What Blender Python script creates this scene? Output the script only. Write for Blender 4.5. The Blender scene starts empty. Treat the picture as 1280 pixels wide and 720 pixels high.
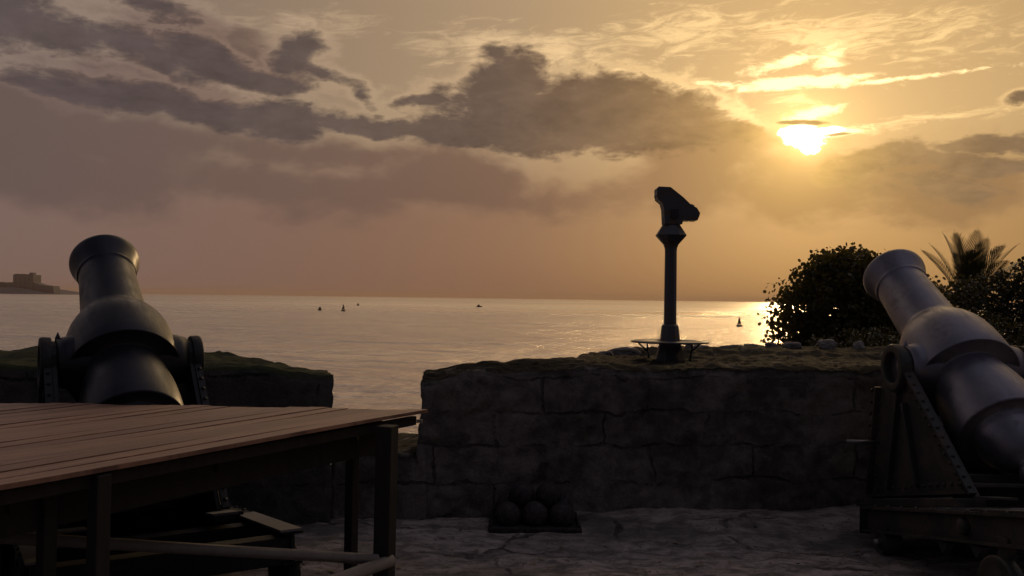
HAZE = 0.00005
import bpy, bmesh, math, random
from mathutils import Vector, Matrix, noise
random.seed(7)
scene = bpy.context.scene
COL = scene.collection
R = math.radians
PI = math.pi

# ------------------------------------------------------------------ camera
FPX = 1100.0
EYE = Vector((0, 0, 1.65))
PITCH = math.atan(12.8 / FPX)
ROLL = math.atan(0.0133)
_F = Vector((0, math.cos(PITCH), math.sin(PITCH)))
_U0 = Vector((0, -math.sin(PITCH), math.cos(PITCH)))
_R0 = Vector((1, 0, 0))
CR = _R0 * math.cos(ROLL) + _U0 * math.sin(ROLL)
CU = _U0 * math.cos(ROLL) - _R0 * math.sin(ROLL)
cam_data = bpy.data.cameras.new('camera')
cam_data.lens = FPX / 1280 * 36
cam_data.sensor_width = 36
cam_data.clip_start = 0.05
cam_data.clip_end = 80000
cam = bpy.data.objects.new('camera', cam_data)
COL.objects.link(cam)
cam.matrix_world = Matrix(((CR.x, CU.x, -_F.x, EYE.x), (CR.y, CU.y, -_F.y, EYE.y), (CR.z, CU.z, -_F.z, EYE.z), (0, 0, 0, 1)))
scene.camera = cam
scene.render.resolution_x, scene.render.resolution_y = 1024, 576
scene.view_settings.view_transform = 'Standard'
scene.view_settings.look = 'None'
scene.view_settings.exposure = 0.0
scene.view_settings.gamma = 1.0

def sky_angles(px, py):
    d = _F * FPX + CR * (px - 640) + CU * (360 - py)
    d.normalize()
    return math.degrees(math.atan2(d.x, d.y)), math.degrees(math.asin(d.z))

SUN_AZ, SUN_EL = 18.2, 10.2
SUN_DIR = Vector((math.sin(R(SUN_AZ)) * math.cos(R(SUN_EL)), math.cos(R(SUN_AZ)) * math.cos(R(SUN_EL)), math.sin(R(SUN_EL))))

# ------------------------------------------------------------------ node helpers
class NT:
    """small wrapper so that shader maths can be written as expressions"""
    def __init__(self, tree):
        self.t = tree
    def node(self, typ, **kw):
        n = self.t.nodes.new(typ)
        for k, v in kw.items():
            setattr(n, k, v)
        return n
    def put(self, sock, v):
        if isinstance(v, bpy.types.NodeSocket):
            self.t.links.new(v, sock)
        elif v is not None:
            sock.default_value = v
    def m(self, op, a, b=None, c=None, clamp=False):
        n = self.node('ShaderNodeMath', operation=op, use_clamp=clamp)
        for i, v in enumerate((a, b, c)):
            self.put(n.inputs[i], v)
        return n.outputs[0]
    def add(self, a, b): return self.m('ADD', a, b)
    def sub(self, a, b): return self.m('SUBTRACT', a, b)
    def mul(self, a, b): return self.m('MULTIPLY', a, b)
    def vm(self, op, a, b=None):
        n = self.node('ShaderNodeVectorMath', operation=op)
        self.put(n.inputs[0], a)
        self.put(n.inputs[1], b)
        return n.outputs['Value'] if op in ('LENGTH', 'DOT_PRODUCT', 'DISTANCE') else n.outputs[0]
    def vscale(self, a, s):
        n = self.node('ShaderNodeVectorMath', operation='SCALE')
        self.put(n.inputs[0], a)
        self.put(n.inputs['Scale'], s)
        return n.outputs[0]
    def xyz(self, x=0.0, y=0.0, z=0.0):
        n = self.node('ShaderNodeCombineXYZ')
        for i, v in enumerate((x, y, z)):
            self.put(n.inputs[i], v)
        return n.outputs[0]
    def sep(self, v):
        n = self.node('ShaderNodeSeparateXYZ')
        self.put(n.inputs[0], v)
        return n.outputs
    def smooth(self, v, a, b, lo=0.0, hi=1.0):
        n = self.node('ShaderNodeMapRange', interpolation_type='SMOOTHSTEP')
        self.put(n.inputs[0], v)
        for i, x in enumerate((a, b, lo, hi)):
            self.put(n.inputs[i + 1], x)
        return n.outputs[0]
    def lin(self, v, a, b, lo=0.0, hi=1.0):
        n = self.node('ShaderNodeMapRange')
        self.put(n.inputs[0], v)
        for i, x in enumerate((a, b, lo, hi)):
            self.put(n.inputs[i + 1], x)
        return n.outputs[0]
    def mix(self, f, a, b, mode='MIX'):
        n = self.node('ShaderNodeMix', data_type='RGBA', blend_type=mode)
        self.put(n.inputs['Factor'], f)
        for s, v in ((n.inputs[6], a), (n.inputs[7], b)):
            if isinstance(v, (tuple, list)) and len(v) == 3:
                v = (*v, 1)
            self.put(s, v)
        return n.outputs[2]
    def noise(self, vec, scale, detail=4.0, rough=0.5, dist=0.0, lac=2.0, typ=None, color=False):
        n = self.node('ShaderNodeTexNoise')
        if typ:
            n.noise_type = typ
        self.put(n.inputs['Vector'], vec)
        self.put(n.inputs['Scale'], scale)
        self.put(n.inputs['Detail'], detail)
        self.put(n.inputs['Roughness'], rough)
        self.put(n.inputs['Distortion'], dist)
        self.put(n.inputs['Lacunarity'], lac)
        return n.outputs[1] if color else n.outputs[0]
    def ramp(self, v, stops, interp='LINEAR'):
        n = self.node('ShaderNodeValToRGB')
        cr = n.color_ramp
        cr.interpolation = interp
        for i, (p, c) in enumerate(stops):
            e = cr.elements[i] if i < 2 else cr.elements.new(p)
            e.position = p
        for i, (p, c) in enumerate(sorted(stops, key=lambda s: s[0])):
            cr.elements[i].position = p
            cr.elements[i].color = (*c, 1) if len(c) == 3 else c
        self.put(n.inputs[0], v)
        return n.outputs[0]
    def texco(self, name='Generated'):
        return self.node('ShaderNodeTexCoord').outputs[name]

# ------------------------------------------------------------------ sky
def build_world():
    world = bpy.data.worlds.new('World')
    scene.world = world
    world.use_nodes = True
    world.node_tree.nodes.clear()
    g = NT(world.node_tree)
    D = g.vm('NORMALIZE', g.texco('Generated'))
    x, y, z = g.sep(D)
    az = g.mul(g.m('ARCTAN2', x, y), 180 / PI)
    el = g.mul(g.m('ARCSINE', z), 180 / PI)
    ang = g.mul(g.m('ARCCOSINE', g.m('MINIMUM', g.vm('DOT_PRODUCT', D, tuple(SUN_DIR)), 0.999999)), 180 / PI)

    # noise space: the direction, flattened so that clouds spread sideways
    Q = g.xyz(x, y, g.mul(z, 1.9))
    warp = g.vm('SUBTRACT', g.noise(Q, 9.0, 5, 0.55, color=True), (0.5, 0.5, 0.5))
    wx, wy, wz = g.sep(warp)
    P = g.xyz(g.add(az, g.mul(wx, 5.0)), g.add(el, g.mul(wz, 2.6)), 0.0)
    Pfine = g.xyz(g.add(az, g.mul(wx, 2.0)), g.add(el, g.mul(wz, 1.0)), 0.0)

    def field(blobs, space=P):
        out = None
        for b in blobs:
            px, py, rx, ry, rot = b[:5]
            w = b[5] if len(b) > 5 else 1.0
            a0, e0 = sky_angles(px, py)
            n = g.node('ShaderNodeMapping', vector_type='TEXTURE')
            g.put(n.inputs['Vector'], space)
            n.inputs['Location'].default_value = (a0, e0, 0)
            n.inputs['Rotation'].default_value = (0, 0, R(-rot))
            n.inputs['Scale'].default_value = (rx / 19.6, ry / 19.6, 1)
            v = g.m('MULTIPLY_ADD', g.vm('LENGTH', n.outputs[0]), -w, w)
            out = v if out is None else g.m('SMOOTH_MAX', out, v, 0.18)
        return out

    def azr(stops):
        return g.ramp(g.lin(az, -180, 180), [((a + 180) / 360, c) for a, c in stops], 'LINEAR')
    # clear air: one band near the sea, one higher up, dim overhead and behind
    low = azr([(-180, (.018, .019, .028)), (-90, (.05, .042, .05)), (-40, (.175, .116, .102)), (-28, (.190, .121, .102)),
               (-12, (.203, .113, .083)), (0, (.222, .113, .071)), (9, (.26, .130, .062)), (18, (.325, .165, .062)), (30, (.30, .158, .060)),
               (55, (.20, .12, .07)), (110, (.04, .035, .04)), (180, (.018, .019, .028))])
    high = azr([(-180, (.025, .026, .04)), (-90, (.13, .11, .13)), (-35, (.19, .142, .118)), (-22, (.23, .163, .122)),
                (-12, (.30, .207, .132)), (0, (.39, .260, .148)), (9, (.48, .305, .142)), (18, (.52, .322, .135)), (31, (.48, .30, .13)),
                (55, (.26, .18, .12)), (110, (.06, .05, .055)), (180, (.025, .026, .04))])
    zen = azr([(-180, (.03, .03, .045)), (-110, (.10, .09, .12)), (-60, (.20, .17, .19)), (-30, (.36, .29, .26)), (-6, (1.05, .74, .45)), (15, (1.5, 1.04, .54)), (30, (1.2, .84, .45)), (60, (.26, .21, .20)), (120, (.05, .045, .06)), (180, (.03, .03, .045))])
    base = g.mix(g.smooth(el, 4.5, 11.5), low, high)
    base = g.mix(g.smooth(el, 18, 30), base, zen)
    base = g.mix(g.smooth(el, 32, 52), base, g.mix(g.smooth(x, -.45, .40), (.032, .033, .046), (.20, .19, .25)))
    # Nishita scattering underneath everything
    nish = g.node('ShaderNodeTexSky', sky_type='NISHITA')
    nish.sun_disc = False
    nish.sun_elevation = R(SUN_EL)
    nish.sun_rotation = R(SUN_AZ)
    nish.dust_density = 4.0
    base = g.mix(1.0, base, g.vscale(nish.outputs[0], 0.0025), 'ADD')

    glow_s = g.m('EXPONENT', g.mul(ang, -1 / 1.5))
    glow_m = g.m('EXPONENT', g.mul(ang, -1 / 5.5))
    glow_w = g.m('EXPONENT', g.mul(ang, -1 / 13.0))
    col = g.mix(1.0, base, g.vscale((.40, .225, .06), glow_m), 'ADD')

    n1 = g.noise(Q, 16.0, 8, 0.60, 0.3)
    n2 = g.noise(Q, 7.0, 8, 0.58, 0.2)
    nf = g.noise(g.xyz(x, y, g.mul(z, 2.6)), 40.0, 7, 0.64, 0.5)

    # thin high cloud: streaks and mackerel texture in patches
    cir_reg = field([(400, 22, 95, 22, 2), (300, 20, 40, 22, -20, .8), (580, 50, 110, 32, -4), (700, 62, 130, 34, 4),
                     (860, 45, 130, 45, -8), (1030, 40, 150, 40, 0), (1180, 40, 110, 50, 5, .7),
                     (1170, 150, 150, 12, -4, .9), (1000, 125, 60, 9, 8, .7)])
    cn = g.noise(g.xyz(g.add(x, g.mul(z, -.8)), y, g.mul(z, 4.5)), 21.0, 9, 0.68, 1.3)
    cir = g.smooth(g.add(g.mul(cir_reg, .30), cn), .54, .84)
    cir = g.mul(cir, g.smooth(el, 4, 9))
    cir_col = g.mix(1.0, g.vscale(high, 0.30), g.vscale((.50, .38, .17), glow_w), 'ADD')
    col = g.mix(1.0, col, g.vscale(cir_col, g.mul(cir, .95)), 'ADD')
    # blazing streak over the sun, lit shreds beside it
    st = field([(995, 103, 105, 9, -1.5, 1.25), (1120, 98, 110, 3.5, -1, .7), (900, 107, 60, 4, 2, .6), (985, 78, 50, 9, -10, .75), (1032, 72, 24, 20, 0, .6),
                (1018, 141, 46, 10, -9, 1.25), (1050, 166, 42, 8, -4, .9)], Pfine)
    stm = g.smooth(g.add(st, g.mul(g.sub(nf, .5), 2.4)), -.05, .75)
    col = g.mix(1.0, col, g.vscale((1.15, .92, .46), stm), 'ADD')

    # wide soft grey-mauve layer low in the sky
    sreg = field([(60, 215, 260, 62, 3), (330, 235, 330, 45, 4), (560, 225, 200, 60, 2), (690, 250, 170, 34, 0, .8), (0, 130, 150, 75, 0, 1.2), (120, 175, 230, 45, 0), (960, 235, 250, 62, 4, .75), (1180, 235, 150, 55, 0), (870, 190, 130, 50, 15), (150, 95, 260, 36, 6, .9), (400, 192, 260, 40, 2, .9), (320, 80, 190, 46, 10, .75)])
    sm = g.smooth(g.add(sreg, g.mul(g.sub(n2, .5), 2.3)), .02, .62)
    scol = azr([(-180, (.02, .02, .03)), (-60, (.08, .065, .07)), (-30, (.126, .086, .078)), (-14, (.150, .094, .075)), (0, (.185, .106, .072)),
                (9, (.31, .17, .085)), (16, (.38, .215, .08)), (24, (.31, .175, .074)), (32, (.30, .17, .08)), (70, (.1, .07, .06)), (180, (.02, .02, .03))])
    scol = g.mix(1.0, scol, g.vscale((.30, .17, .045), glow_m), 'ADD')
    col = g.mix(g.mul(sm, .86), col, scol)

    # cumulus bands
    dreg = field([(50, 30, 135, 26, 4), (-30, 15, 110, 44, 0), (170, 56, 95, 21, 18), (262, 76, 75, 20, 14), (372, 64, 46, 32, 18, .95), (335, 98, 80, 17, 8), (415, 92, 40, 12, 15, .7),
                  (190, 124, 160, 24, 5), (90, 112, 90, 18, 4), (335, 150, 85, 29, 0, 1.1), (450, 157, 125, 15, 3, 1.1), (255, 138, 120, 22, 6),
                  (690, 150, 190, 54, 5, 1.3), (640, 112, 80, 50, -10, 1.2), (780, 140, 125, 50, 8, 1.3), (850, 150, 90, 40, 16), (915, 166, 50, 16, 20), (560, 166, 100, 24, 0), (530, 127, 50, 13, -4, .9),
                  (617, 72, 36, 14, 25, .7), (459, 118, 11, 15, 0, .5), (1120, 200, 65, 24, -4, 1.1), (1075, 212, 60, 20, -12, .8), (1215, 181, 90, 11, -3, 1.0), (1240, 206, 95, 15, 0, 1.0), (1170, 200, 80, 20, 3, .8), (1180, 235, 110, 22, 4, .6),
                  (190, 8, 70, 16, 8, .55), (1268, 119, 16, 7, 0, .6)])
    dn = g.add(g.mul(g.sub(n1, .5), 1.25), g.mul(g.sub(nf, .5), .85))
    d = g.add(dreg, dn)
    dm = g.smooth(d, .02, .46)
    rim = g.mul(g.smooth(d, -.42, .02), g.sub(1.0, g.smooth(d, .0, .22)))
    rim = g.mul(rim, g.smooth(g.add(el, g.mul(wz, 6.0)), 9.6, 13))
    rimc = g.mix(1.0, g.vscale(high, .26), g.vscale((.9, .66, .28), glow_m), 'ADD')
    col = g.mix(1.0, col, g.vscale(rimc, rim), 'ADD')
    dcol = azr([(-180, (.02, .02, .03)), (-60, (.07, .06, .066)), (-30, (.088, .066, .066)), (-14, (.098, .071, .065)), (-2, (.115, .078, .062)),
                (6, (.16, .098, .062)), (13, (.27, .16, .075)), (18, (.40, .24, .08)), (24, (.25, .155, .078)), (32, (.20, .13, .078)), (70, (.08, .065, .06)), (180, (.02, .02, .03))])
    dcol = g.mix(1.0, dcol, g.vscale((.40, .23, .06), glow_m), 'ADD')
    dcol = g.vscale(dcol, g.lin(g.add(n1, g.mul(nf, .5)), 0.5, 1.0, 1.30, .80))
    col = g.mix(g.mul(dm, g.lin(n2, .3, .7, .86, 1.0)), col, dcol)

    # where the sun burns through
    sb = field([(1005, 172, 25, 14, 6), (1014, 184, 12, 11, 30), (990, 167, 18, 7, -5), (1030, 165, 22, 5, -6)], Pfine)
    sbm = g.smooth(g.add(sb, g.mul(g.sub(nf, .5), 1.7)), -.12, .55)
    col = g.mix(1.0, col, g.vscale((1.5, .95, .28), glow_s), 'ADD')
    lid = field([(1000, 154, 38, 4.5, 4), (1046, 170, 24, 2.6, -3, .8)], Pfine)
    col = g.mix(1.0, col, g.vscale((12.0, 10.0, 6.5), sbm), 'ADD')
    lm = g.smooth(g.add(lid, g.mul(g.sub(nf, .5), 1.2)), .0, .5)
    col = g.mix(g.mul(lm, .85), col, (.50, .29, .08))

    # below the horizon
    col = g.mix(g.smooth(el, -0.6, -3.0), col, (.03, .026, .026))
    bg = g.node('ShaderNodeBackground')
    g.put(bg.inputs[0], col)
    bg.inputs[1].default_value = 1.0
    out = g.node('ShaderNodeOutputWorld')
    g.t.links.new(bg.outputs[0], out.inputs[0])
    world.cycles.sampling_method = 'MANUAL'
    world.cycles.sample_map_resolution = 1024

build_world()

sun_data = bpy.data.lights.new('sun', 'SUN')
sun_data.energy = 0.55
sun_data.angle = R(3.0)
sun_data.color = (1.0, .66, .32)
sun = bpy.data.objects.new('sun', sun_data)
COL.objects.link(sun)
sun.rotation_euler = (-SUN_DIR).to_track_quat('-Z', 'Y').to_euler()

# ------------------------------------------------------------------ materials
MATS = {}
def mat(name, rough=0.6, metallic=0.0, spec=0.5):
    m = bpy.data.materials.new(name)
    m.use_nodes = True
    g = NT(m.node_tree)
    b = m.node_tree.nodes['Principled BSDF']
    b.inputs['Roughness'].default_value = rough
    b.inputs['Metallic'].default_value = metallic
    b.inputs['Specular IOR Level'].default_value = spec
    MATS[name] = m
    return m, g, b
def bump(g, b, h, strength, dist):
    n = g.node('ShaderNodeBump')
    n.inputs['Strength'].default_value = strength
    n.inputs['Distance'].default_value = dist
    g.put(n.inputs['Height'], h)
    g.put(b.inputs['Normal'], n.outputs[0])
    return n

def mk_iron():
    for nm, ca, cb, met in (('gun_iron', (.175, .168, .195), (.225, .21, .225), .7), ('gun_iron_shaded', (.012, .012, .017), (.020, .019, .024), .25)):  # second copy darkened: the left gun's shade is put into its base colour
        m, g, b = mat(nm, .42, met, .5)
        o = g.texco('Object')
        n = g.noise(o, 4, 8, .66)
        f = g.noise(o, 70, 5, .65)
        p = g.noise(o, 24, 6, .7)
        st = g.noise(g.vm('MULTIPLY', o, (1, .25, .25)), 22, 6, .65)
        c = g.mix(g.smooth(n, .40, .64), ca, cb)
        c = g.mix(g.mul(g.smooth(g.add(g.mul(n, .5), g.mul(p, .5)), .54, .62), .4), c, tuple(x * .45 for x in ca))
        g.put(b.inputs['Base Color'], c)
        g.put(b.inputs['Roughness'], g.add(g.lin(n, .3, .7, .30, .50), g.lin(st, .4, .7, -.04, .12)))
        bump(g, b, g.add(g.mul(f, .5), g.add(g.mul(n, .5), g.mul(g.smooth(p, .66, .58), .35))), .28, .004)
    for nm, ca, cb in (('carriage_iron', (.032, .033, .027), (.066, .051, .038)), ('carriage_shaded', (.010, .010, .010), (.022, .019, .017))):  # likewise a darkened copy, holding the left carriage's shade in its colour
        m, g, b = mat(nm, .6, 0.0, .4)
        o = g.texco('Object')
        n = g.noise(o, 5, 8, .68)
        f = g.noise(o, 60, 4, .6)
        g.put(b.inputs['Base Color'], g.mix(g.smooth(n, .45, .60), ca, cb))
        g.put(b.inputs['Roughness'], g.lin(n, .3, .7, .5, .75))
        bump(g, b, g.add(f, g.mul(n, 1.5)), .6, .007)
    m, g, b = mat('worn_steel', .35, 0.7, .5)
    b.inputs['Base Color'].default_value = (.30, .28, .27, 1)
    n = g.noise(g.texco('Object'), 30, 4, .6)
    g.put(b.inputs['Roughness'], g.lin(n, .3, .7, .3, .6))
    m, g, b = mat('step_plate_steel', .5, 0.2, .5)
    b.inputs['Base Color'].default_value = (.2, .2, .2, 1)
    n = g.noise(g.texco('Object'), 22, 5, .6)
    g.put(b.inputs['Base Color'], g.mix(n, (.13, .125, .13), (.24, .23, .235)))
    m, g, b = mat('shot_iron', .7, 0.0, .3)
    n = g.noise(g.texco('Object'), 25, 6, .7)
    g.put(b.inputs['Base Color'], g.mix(g.smooth(n, .4, .65), (.022, .020, .022), (.06, .045, .035)))
    bump(g, b, n, .8, .01)
mk_iron()

def mk_stone(name, ca, cb, moss, brick, moss_amt=.5, joint=True):
    m, g, b = mat(name, .95, 0.0, .15)
    o = g.texco('Object')
    geo = g.node('ShaderNodeNewGeometry')
    n1 = g.noise(o, 1.7, 8, .62)
    n2 = g.noise(o, 11, 8, .66)
    n3 = g.noise(o, 55, 5, .6)
    c = g.mix(g.smooth(g.add(g.mul(n1, .6), g.mul(n2, .4)), .38, .62), ca, cb)
    c = g.mix(g.mul(g.smooth(g.noise(o, 3.1, 7, .7), .52, .70), .75), c, tuple(x * .36 for x in ca))
    h = g.add(g.mul(n2, .7), g.mul(n3, .22))
    if joint:
        ws = g.vscale(g.vm('SUBTRACT', g.noise(o, 2.6, 6, .62, color=True), (.5, .5, .5)), .21)
        p = g.vm('ADD', o, ws)
        px, py, pz = g.sep(p)
        br = g.node('ShaderNodeTexBrick')
        br.offset = .43
        g.put(br.inputs['Vector'], g.xyz(g.add(px, g.mul(py, .35)), pz, 0))
        br.inputs['Scale'].default_value = 1.0
        br.inputs['Brick Width'].default_value = .86
        br.inputs['Row Height'].default_value = .262
        br.inputs['Mortar Size'].default_value = .012
        br.inputs['Mortar Smooth'].default_value = .5
        br.inputs['Color1'].default_value = (.9, .9, .9, 1)
        br.inputs['Color2'].default_value = (.68, .66, .64, 1)
        br.inputs['Mortar'].default_value = (.7, .7, .7, 1)
        nz = g.sep(geo.outputs['Normal'])[2]
        vert = g.smooth(g.m('ABSOLUTE', nz), .75, .45)
        jm = g.mul(g.mul(br.outputs['Fac'], vert), g.mul(g.smooth(n2, .36, .60), g.smooth(g.noise(o, 1.9, 5, .65), .46, .60)))
        c = g.mix(g.mul(vert, .55), c, br.outputs['Color'], 'MULTIPLY')
        c = g.mix(g.mul(jm, .55), c, tuple(x * .30 for x in ca))
        h = g.sub(h, g.mul(jm, 1.1))
    nz = g.sep(geo.outputs['Normal'])[2]
    up = g.mul(g.smooth(nz, .35, .8), g.smooth(g.noise(o, 4.0, 6, .7), .62 - moss_amt * .4, .72 - moss_amt * .3))
    c = g.mix(up, c, moss)
    g.put(b.inputs['Base Color'], c)
    bump(g, b, h, 1.0, .035)
mk_stone('wall_stone', (.088, .076, .066), (.235, .205, .178), (.020, .018, .012), True, .85)
mk_stone('mossy_stone', (.060, .056, .05), (.11, .098, .085), (.040, .046, .022), True, .8)
mk_stone('loose_stone', (.15, .135, .12), (.27, .24, .21), (.06, .06, .035), False, .3, False)
mk_stone('pale_stone', (.26, .24, .22), (.40, .37, .33), (.1, .1, .06), False, .1, False)
mk_stone('rock', (.10, .09, .075), (.2, .17, .14), (.05, .055, .03), False, .8, False)

def mk_ground():
    m, g, b = mat('paving', .9, 0.0, .25)
    o = g.texco('Object')
    w = g.vm('ADD', o, g.vscale(g.vm('SUBTRACT', g.noise(o, 1.6, 5, .6, color=True), (.5, .5, .5)), .55))
    v = g.node('ShaderNodeTexVoronoi', feature='DISTANCE_TO_EDGE')
    g.put(v.inputs['Vector'], g.vm('MULTIPLY', w, (1.0, 1.5, 0)))
    v.inputs['Scale'].default_value = 1.25
    v.inputs['Randomness'].default_value = .9
    v2 = g.node('ShaderNodeTexVoronoi', feature='F1')
    g.put(v2.inputs['Vector'], g.vm('MULTIPLY', w, (1.0, 1.5, 0)))
    v2.inputs['Scale'].default_value = 1.25
    v2.inputs['Randomness'].default_value = .9
    n1 = g.noise(o, .9, 7, .6)
    n2 = g.noise(g.vm('MULTIPLY', o, (1, 1.6, 1)), 5, 9, .72)
    n3 = g.noise(o, 60, 5, .65)
    crack = g.mul(g.smooth(v.outputs['Distance'], .045, .004), g.mul(g.smooth(n2, .44, .6), g.smooth(g.noise(o, 1.3, 5, .6), .42, .56)))
    c = g.mix(g.smooth(n2, .36, .64), (.17, .145, .125), (.60, .50, .42))
    c = g.mix(g.mul(g.sep(v2.outputs['Color'])[0], .45), c, (.16, .135, .12))
    c = g.mix(g.mul(g.smooth(n1, .50, .62), .6), c, (.085, .085, .062))
    c = g.mix(g.smooth(g.noise(o, 19, 5, .75), .60, .68), c, (.055, .048, .043))
    c = g.mix(g.mul(crack, .75), c, (.04, .036, .032))
    c = g.mix(g.mul(g.smooth(g.noise(o, 33, 3, .6), .68, .73), .6), c, (.45, .42, .39))
    g.put(b.inputs['Base Color'], c)
    g.put(b.inputs['Roughness'], g.lin(n2, .3, .7, .6, .95))
    bump(g, b, g.sub(g.add(n2, g.mul(n3, .3)), g.mul(crack, 1.2)), 1.0, .045)
mk_ground()

def mk_wood():
    m, g, b = mat('deck_boards', .46, 0.0, .5)
    uv = g.texco('UV')
    u, v, _ = g.sep(uv)
    idn = g.node('ShaderNodeTexWhiteNoise', noise_dimensions='1D')
    g.put(idn.inputs['W'], g.m('FLOOR', v))
    val = idn.outputs['Value']
    gr = g.noise(g.xyz(g.mul(u, .9), g.mul(v, 5.5), g.mul(val, 9)), 2.4, 7, .6, .4)
    gf = g.noise(g.xyz(g.mul(u, 3), g.mul(v, 30), val), 2.0, 5, .6)
    c = g.mix(g.smooth(gr, .34, .66), (.150, .074, .046), (.47, .255, .160))
    c = g.mix(g.mul(g.smooth(val, .4, 1.0), .6), c, (.15, .078, .055))
    c = g.mix(g.mul(g.smooth(gf, .48, .62), .6), c, (.085, .045, .035))
    g.put(b.inputs['Base Color'], c)
    g.put(b.inputs['Roughness'], g.lin(gr, .3, .7, .38, .6))
    rdg = g.m('ABSOLUTE', g.m('SINE', g.mul(v, PI * 7)))
    bump(g, b, g.add(g.add(gf, g.mul(gr, .6)), g.mul(rdg, .5)), .5, .006)
    m, g, b = mat('frame_timber', .85, 0.0, .2)
    o = g.texco('Object')
    n = g.noise(g.vm('MULTIPLY', o, (1, 1, .15)), 22, 6, .6)
    g.put(b.inputs['Base Color'], g.mix(n, (.022, .019, .016), (.055, .048, .038)))
    bump(g, b, n, .6, .008)
    m, g, b = mat('grey_pole', .7, 0.0, .3)
    n = g.noise(g.texco('Object'), 18, 6, .65)
    g.put(b.inputs['Base Color'], g.mix(n, (.12, .11, .10), (.27, .25, .23)))
    bump(g, b, n, .5, .006)
mk_wood()

def mk_misc():
    m, g, b = mat('viewer_paint', .5, 0.0, .4)
    n = g.noise(g.texco('Object'), 14, 6, .65)
    g.put(b.inputs['Base Color'], g.mix(g.smooth(n, .45, .65), (.07, .075, .085), (.10, .07, .05)))
    bump(g, b, n, .2, .004)
    m, g, b = mat('viewer_dark', .4, 0.0, .5)
    b.inputs['Base Color'].default_value = (.02, .02, .022, 1)
    m, g, b = mat('buoy_paint', .6)
    b.inputs['Base Color'].default_value = (.05, .035, .03, 1)
    m, g, b = mat('hull_paint', .5)
    b.inputs['Base Color'].default_value = (.06, .05, .05, 1)
    m, g, b = mat('castle_stone', .9)
    n = g.noise(g.texco('Object'), .06, 6, .6)
    g.put(b.inputs['Base Color'], g.mix(n, (.10, .105, .115), (.17, .175, .185)))
    m, g, b = mat('window_dark', .4)
    b.inputs['Base Color'].default_value = (.03, .03, .035, 1)
    for nm, ca, cb, tr in (('leaf_broad', (.05, .055, .02), (.11, .10, .035), .5), ('leaf_palm', (.030, .036, .014), (.060, .062, .026), .15), ('leaf_shrub', (.028, .032, .014), (.055, .055, .022), .25)):
        m, g, b = mat(nm, .45, 0.0, .4)
        n = g.noise(g.texco('Object'), 5, 3, .6)
        c = g.mix(g.smooth(n, .35, .65), ca, cb)
        g.put(b.inputs['Base Color'], c)
        t = g.node('ShaderNodeBsdfTranslucent')
        g.put(t.inputs[0], g.mix(1.0, c, (1.6, 1.3, .6), 'MULTIPLY'))
        ms = g.node('ShaderNodeMixShader')
        ms.inputs[0].default_value = tr
        g.t.links.new(b.outputs[0], ms.inputs[1])
        g.t.links.new(t.outputs[0], ms.inputs[2])
        g.t.links.new(ms.outputs[0], g.t.nodes['Material Output'].inputs[0])
    m, g, b = mat('bark', .9, 0, .2)
    n = g.noise(g.texco('Object'), 9, 6, .6)
    g.put(b.inputs['Base Color'], g.mix(n, (.05, .04, .03), (.13, .10, .08)))
    bump(g, b, n, .8, .02)
    m, g, b = mat('dry_litter', .8)
    n = g.noise(g.texco('Object'), 3, 3, .6)
    g.put(b.inputs['Base Color'], g.mix(n, (.10, .065, .035), (.30, .22, .14)))
mk_misc()

def mk_sea():
    m, g, b = mat('sea_water', .16, 0.0, .5)
    b.inputs['Base Color'].default_value = (.86, .76, .60, 1)
    b.inputs['Metallic'].default_value = .7
    b.inputs['IOR'].default_value = 2.0
    o = g.texco('Object')
    cd = g.node('ShaderNodeVectorMath', operation='LENGTH')
    g.put(cd.inputs[0], o)
    dist = cd.outputs['Value']
    w1 = g.noise(g.vm('MULTIPLY', o, (.40, 1.0, 1)), .9, 5, .66, .4)
    w2 = g.noise(g.vm('MULTIPLY', o, (.5, 1.0, 1)), .09, 5, .6, .4)
    w3 = g.noise(g.vm('MULTIPLY', o, (.30, 1.0, 1)), .012, 5, .62, .5)
    lanes = g.noise(g.vm('MULTIPLY', o, (.12, 1.0, 1)), .0075, 6, .6, .8)
    near = g.smooth(dist, 900, 150)
    h = g.add(g.mul(w1, 1.5), g.add(g.mul(w2, 9.0), g.mul(w3, 30.0)))
    g.put(b.inputs['Roughness'], g.add(g.lin(lanes, .35, .65, .13, .28), g.smooth(dist, 100, 1500, 0, .12)))
    bn = bump(g, b, h, 1.0, 1.0)
    g.put(bn.inputs['Strength'], g.mul(g.lin(lanes, .36, .62, .55, 1.0), g.smooth(dist, 350, 1800, 1.0, .12)))
mk_sea()

# ------------------------------------------------------------------ object helpers
def link(name, me, material=None, parent=None, loc=None):
    o = bpy.data.objects.new(name, me)
    COL.objects.link(o)
    if me is not None and material:
        for mm in (material if isinstance(material, (list, tuple)) else [material]):
            me.materials.append(MATS[mm])
    if parent:
        o.parent = parent
    if loc:
        o.location = loc
    return o
def tag(o, label=None, cat=None, group=None, kind=None):
    if label: o['label'] = label
    if cat: o['category'] = cat
    if group: o['group'] = group
    if kind: o['kind'] = kind
    return o
def empty(name, loc, rz=0.0):
    o = bpy.data.objects.new(name, None)
    COL.objects.link(o)
    o.location = loc
    o.rotation_euler = (0, 0, rz)
    o.empty_display_size = .2
    return o
def copy_tree(o, parent=None):
    c = o.copy()
    COL.objects.link(c)
    c.parent = parent
    for ch in list(o.children):
        copy_tree(ch, c)
    return c
def mesh_from(name, verts, faces, smooth=False):
    me = bpy.data.meshes.new(name)
    me.from_pydata([tuple(v) for v in verts], [], faces)
    me.validate()
    me.update()
    if smooth:
        for p in me.polygons:
            p.use_smooth = True
    return me

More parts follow.
